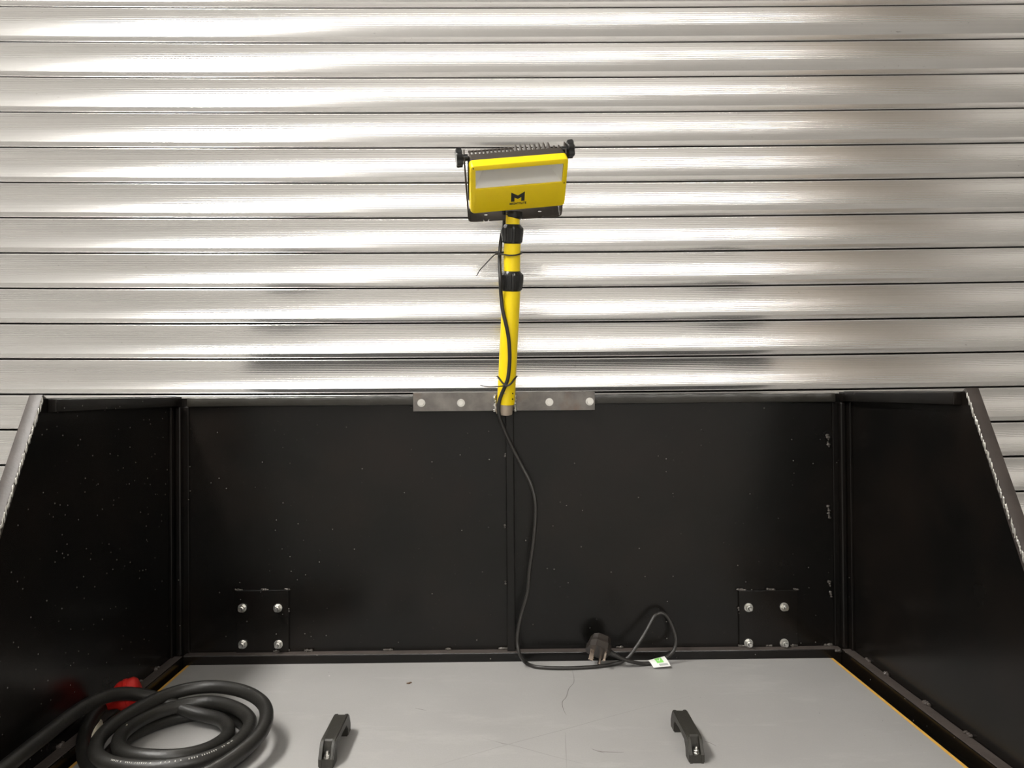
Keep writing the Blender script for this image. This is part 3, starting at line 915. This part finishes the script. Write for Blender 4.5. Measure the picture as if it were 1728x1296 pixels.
# test label folded round the flex
lab0 = [at(1093.5, 1114, 1.396), at(1120, 1107.5, 1.399), at(1124, 1119, 1.384), at(1132, 1124, 1.3795), at(1107, 1127, 1.377)]
def sheet(corners, nu, nv, th_, bow):
    a_, b_, c_, d_ = corners
    nn = (b_ - a_).cross(d_ - a_).normalized()
    if nn.z < 0: nn = -nn
    bm = bmesh.new()
    G = []
    for sd in (0, 1):
        g_ = []
        for i_ in range(nu + 1):
            for j_ in range(nv + 1):
                u, v = i_ / nu, j_ / nv
                p_ = a_.lerp(b_, u).lerp(d_.lerp(c_, u), v)
                g_.append(bm.verts.new(p_ + nn * (bow * math.sin(math.pi * v) * (1 + .4 * math.sin(3 * u)) + sd * th_)))
        G.append(g_)
    w_ = nv + 1
    for sd in (0, 1):
        for i_ in range(nu):
            for j_ in range(nv):
                bm.faces.new([G[sd][i_ * w_ + j_], G[sd][(i_ + 1) * w_ + j_], G[sd][(i_ + 1) * w_ + j_ + 1], G[sd][i_ * w_ + j_ + 1]])
    rim = [i_ * w_ for i_ in range(nu + 1)] + [nu * w_ + j_ for j_ in range(1, nv + 1)] + [i_ * w_ + nv for i_ in range(nu - 1, -1, -1)] + [j_ for j_ in range(nv - 1, 0, -1)]
    for k in range(len(rim)):
        q1, q2 = rim[k], rim[(k + 1) % len(rim)]
        bm.faces.new([G[0][q1], G[0][q2], G[1][q2], G[1][q1]])
    return bm, nn
lc = [at(1093.5, 1114.5, 1.400), at(1121, 1107.5, 1.400), at(1132, 1124.0, 1.382), at(1103, 1127.0, 1.382)]
bm, ln = sheet(lc, 6, 6, .0003, .0025)
tagl = cobj('test_label', bm, M_PAPER, label='white folded label with green tick square')
def on_label(u, v): return lc[0].lerp(lc[1], u).lerp(lc[3].lerp(lc[2], u), v) + ln * (.0025 * math.sin(math.pi * v) * (1 + .4 * math.sin(3 * u)) + .0006)
def patch(name, uvs, mat, off=0.0):
    bm = bmesh.new()
    u0, u1, v0, v1 = uvs
    rows = [[bm.verts.new(on_label(u0 + (u1 - u0) * i_ / 4, v0 + (v1 - v0) * j_ / 4) + ln * off) for j_ in range(5)] for i_ in range(5)]
    for i_ in range(4):
        for j_ in range(4): bm.faces.new([rows[i_][j_], rows[i_ + 1][j_], rows[i_ + 1][j_ + 1], rows[i_][j_ + 1]])
    cobj(name, bm, mat, tagl)
patch('green_square', (.34, .74, .06, .68), M_GREEN)
patch('grey_print', (.40, .90, .76, .92), M_GREYP)
bm = bmesh.new(); add_tube(bm, [on_label(.43, .34) + ln * .0003, on_label(.52, .52) + ln * .0003, on_label(.63, .22) + ln * .0003], .0008, seg=6, flat=.3); cobj('tick', bm, M_PAPER, tagl)

# ------------------------------------------------------------------ cable ties on the pole
def tie(name, loop, hd, tail, label):
    t = thing(name, label, 'cable tie', hd, 'cable ties on the pole')
    inv = Matrix.Translation(-Vector(hd))
    bm = bmesh.new(); add_tube(bm, loop, .0022, seg=8, flat=.55); o = finish('strap', bm, M_TIE, t, smooth=True); o.matrix_parent_inverse = inv
    bm = bmesh.new(); add_box(bm, -.003, .003, -.0025, .0025, -.003, .003, Matrix.Translation(Vector(hd)), bevel=.0008); o = finish('lock_head', bm, M_TIE, t); o.matrix_parent_inverse = inv
    bm = bmesh.new(); add_tube(bm, catmull(tail, 8), lambda u: .0021 - .0009 * u, seg=8, flat=.55); o = finish('tail', bm, M_TIE, t, smooth=True); o.matrix_parent_inverse = inv
def ring_pts(p, r, tiltx, tilty, extra=None, n=44):
    out = []
    for k in range(n + 1):
        a = 2 * math.pi * k / n
        v = Vector((r * math.cos(a), r * math.sin(a), 0))
        v.z = tiltx * v.x + tilty * v.y
        out.append(p + v)
    return out
c_ = on_axis(P1, P2, 427)
lp = ring_pts(c_, .0164, .03, .42)
h1 = at(838.5, 427, pY(427) - .004)
lp = [q_ if q_.x > c_.x - .012 else q_ + Vector((-.0062 * min(1, (c_.x - .012 - q_.x) / .005), 0, 0)) for q_ in lp]
tie('cable_tie', lp, h1, [h1, at(830, 434, pY(427) - .012), at(815, 450, pY(427) - .02), at(809, 457, pY(427) - .024), at(804.5, 465.5, pY(427) - .027)], 'black cable tie near the lamp with tail sloping down left')
c_ = on_axis(P0, P1, 639)
lp = []
for k in range(61):
    a = 2 * math.pi * k / 60
    v = Vector((.0177 * math.cos(a), .0177 * math.sin(a), 0))
    fr = max(0, -math.sin(a))
    v.z = .004 - .017 * fr ** 3
    v.y -= .007 * max(0, fr - .75) / .25
    lp.append(c_ + v)
h2 = at(853.5, 650.5, pY(650) - .0255)
tie('cable_tie', lp, h2, [h2, at(845, 651.8, pY(650) - .028), at(832, 652.8, pY(650) - .030), at(822, 652.5, pY(650) - .032), at(810, 650, pY(650) - .034)], 'black cable tie low on the pole with tail pointing left')

# ------------------------------------------------------------------ coil of heavy cable
coil = thing('cable_coil', 'coil of thick black rubber cable lying on the left of the board', 'cable coil', (-.45, 1.085, BZ))
def kobj(name, bm, mat, parent=coil, **k):
    o = finish(name, bm, mat, parent, **k)
    if parent is coil: o.matrix_parent_inverse = Matrix.Translation((.45, -1.085, -BZ))
    return o
HR = .0097
# one continuous run: connector, a floor turn, the big outer loop, then inwards and out along the left side
path = [(-.600, 1.160, .938), (-.599, 1.125, .932), (-.584, 1.075, .918), (-.545, 1.020, .9100), (-.490, .992, .9100), (-.430, .985, .9100), (-.375, 1.020, .9100), (-.358, 1.085, .9100), (-.390, 1.155, .9100), (-.455, 1.188, .9100), (-.510, 1.165, .9102), (-.540, 1.100, .9115), (-.528, 1.018, .9125),
        (-.490, .967, .913), (-.440, .950, .916), (-.385, .962, .923), (-.348, 1.005, .932), (-.333, 1.062, .940), (-.350, 1.125, .946), (-.395, 1.172, .949), (-.455, 1.194, .949), (-.505, 1.175, .947), (-.537, 1.120, .943), (-.548, 1.055, .938), (-.530, 1.008, .932),
        (-.485, .985, .929), (-.425, .983, .929), (-.383, 1.005, .929), (-.362, 1.050, .929), (-.366, 1.110, .930), (-.405, 1.158, .931), (-.460, 1.180, .931), (-.512, 1.150, .930), (-.533, 1.090, .929), (-.515, 1.035, .929),
        (-.475, 1.010, .930), (-.425, 1.014, .927), (-.398, 1.050, .9215), (-.394, 1.100, .918), (-.420, 1.145, .918), (-.470, 1.165, .922), (-.530, 1.165, .945), (-.568, 1.135, .962), (-.586, 1.08, .9660), (-.591, 1.00, .963), (-.592, .92, .960), (-.592, .84, .955), (-.590, .79, .945)]
allp = catmull(path, 8)
bm = bmesh.new(); add_tube(bm, allp, HR, seg=16); kobj('thick_cable', bm, M_HEAVY, smooth=True, angle=60)
# white marking printed on the sheath of the upper loops, seen as a row of tiny strokes
bm = bmesh.new()
Tn, Nn = frames(allp)
i0, i1 = 8 * 25 - 2, 8 * 27 + 6          # front run of the second loop
dist = 0.0
for k in range(i0, i1):
    seg_l = (allp[k + 1] - allp[k]).length
    m_ = max(1, int(seg_l / .0021))
    for q in range(m_):
        if random.random() < .25: continue
        p_ = allp[k].lerp(allp[k + 1], q / m_)
        tn = Tn[k]
        out_ = Vector((0, -.55, .835)); nn = (out_ - tn * out_.dot(tn)).normalized(); sd = tn.cross(nn)
        p_ = p_ + nn * (HR + .0001)
        Mx = Matrix(((tn.x, sd.x, nn.x, p_.x), (tn.y, sd.y, nn.y, p_.y), (tn.z, sd.z, nn.z, p_.z), (0, 0, 0, 1)))
        add_box(bm, -.0005, .0005, -.0010, .0010, -.0002, .0001, Mx)
kobj('sheath_print', bm, M_PRINT)
# red connector lying against the left rail
d_ = Vector((.85, .30, .22)).normalized()
bm = bmesh.new()
ca = Vector((-.584, 1.166, .9435))
add_lathe(bm, [(.010, -.016), (.0125, -.013), (.0150, -.002), (.0205, .004), (.0225, .009), (.0225, .028), (.0190, .0325), (.012, .0345)], axis_matrix(ca, d_), seg=32)
add_lathe(bm, [(.0222, .013), (.0236, .0145), (.0236, .0185), (.0222, .020)], axis_matrix(ca, d_), seg=32)
rc = kobj('red_connector', bm, M_RED, smooth=True, angle=40, label='red plastic cable connector')
# pale curled tag caught under the cable
tagp = []
bm = bmesh.new()
tp = [at(171, 1214, 1.075), at(160, 1228, 1.055), at(154, 1244, 1.045), at(156, 1256, 1.04), at(161, 1267, 1.035)]
tq = [at(172, 1216, 1.085), at(174, 1230, 1.075), at(174, 1246, 1.065), at(170, 1258, 1.05), at(162, 1268, 1.04)]
P1_, Q1_ = catmull(tp, 4), catmull(tq, 4)
rows = []
for p_, q_ in zip(P1_, Q1_):
    rows.append([bm.verts.new(p_), bm.verts.new((p_ + q_) / 2 + Vector((0, -.004, .002))), bm.verts.new(q_), bm.verts.new(q_ + Vector((.0004, .0006, 0))), bm.verts.new((p_ + q_) / 2 + Vector((.0004, -.0034, .002))), bm.verts.new(p_ + Vector((.0004, .0006, 0)))])
for A_, B_ in zip(rows[:-1], rows[1:]):
    for k in range(6): bm.faces.new([A_[k], A_[(k + 1) % 6], B_[(k + 1) % 6], B_[k]])
P1_, Q1_ = catmull([at(214, 1221, 1.085), at(209, 1232, 1.078), at(207, 1246, 1.07)], 4), catmull([at(217, 1224, 1.09), at(217, 1234, 1.085), at(209, 1247, 1.073)], 4)
rows = [[bm.verts.new(p_), bm.verts.new((p_ + q_) / 2 + Vector((0, -.002, .001))), bm.verts.new(q_), bm.verts.new((p_ + q_) / 2 + Vector((.0004, -.0014, .001)))] for p_, q_ in zip(P1_, Q1_)]
for A_, B_ in zip(rows[:-1], rows[1:]):
    for k in range(4): bm.faces.new([A_[k], A_[(k + 1) % 4], B_[(k + 1) % 4], B_[k]])
kobj('paper_tag', bm, M_PALE, smooth=True, angle=60, label='pale curled tag')
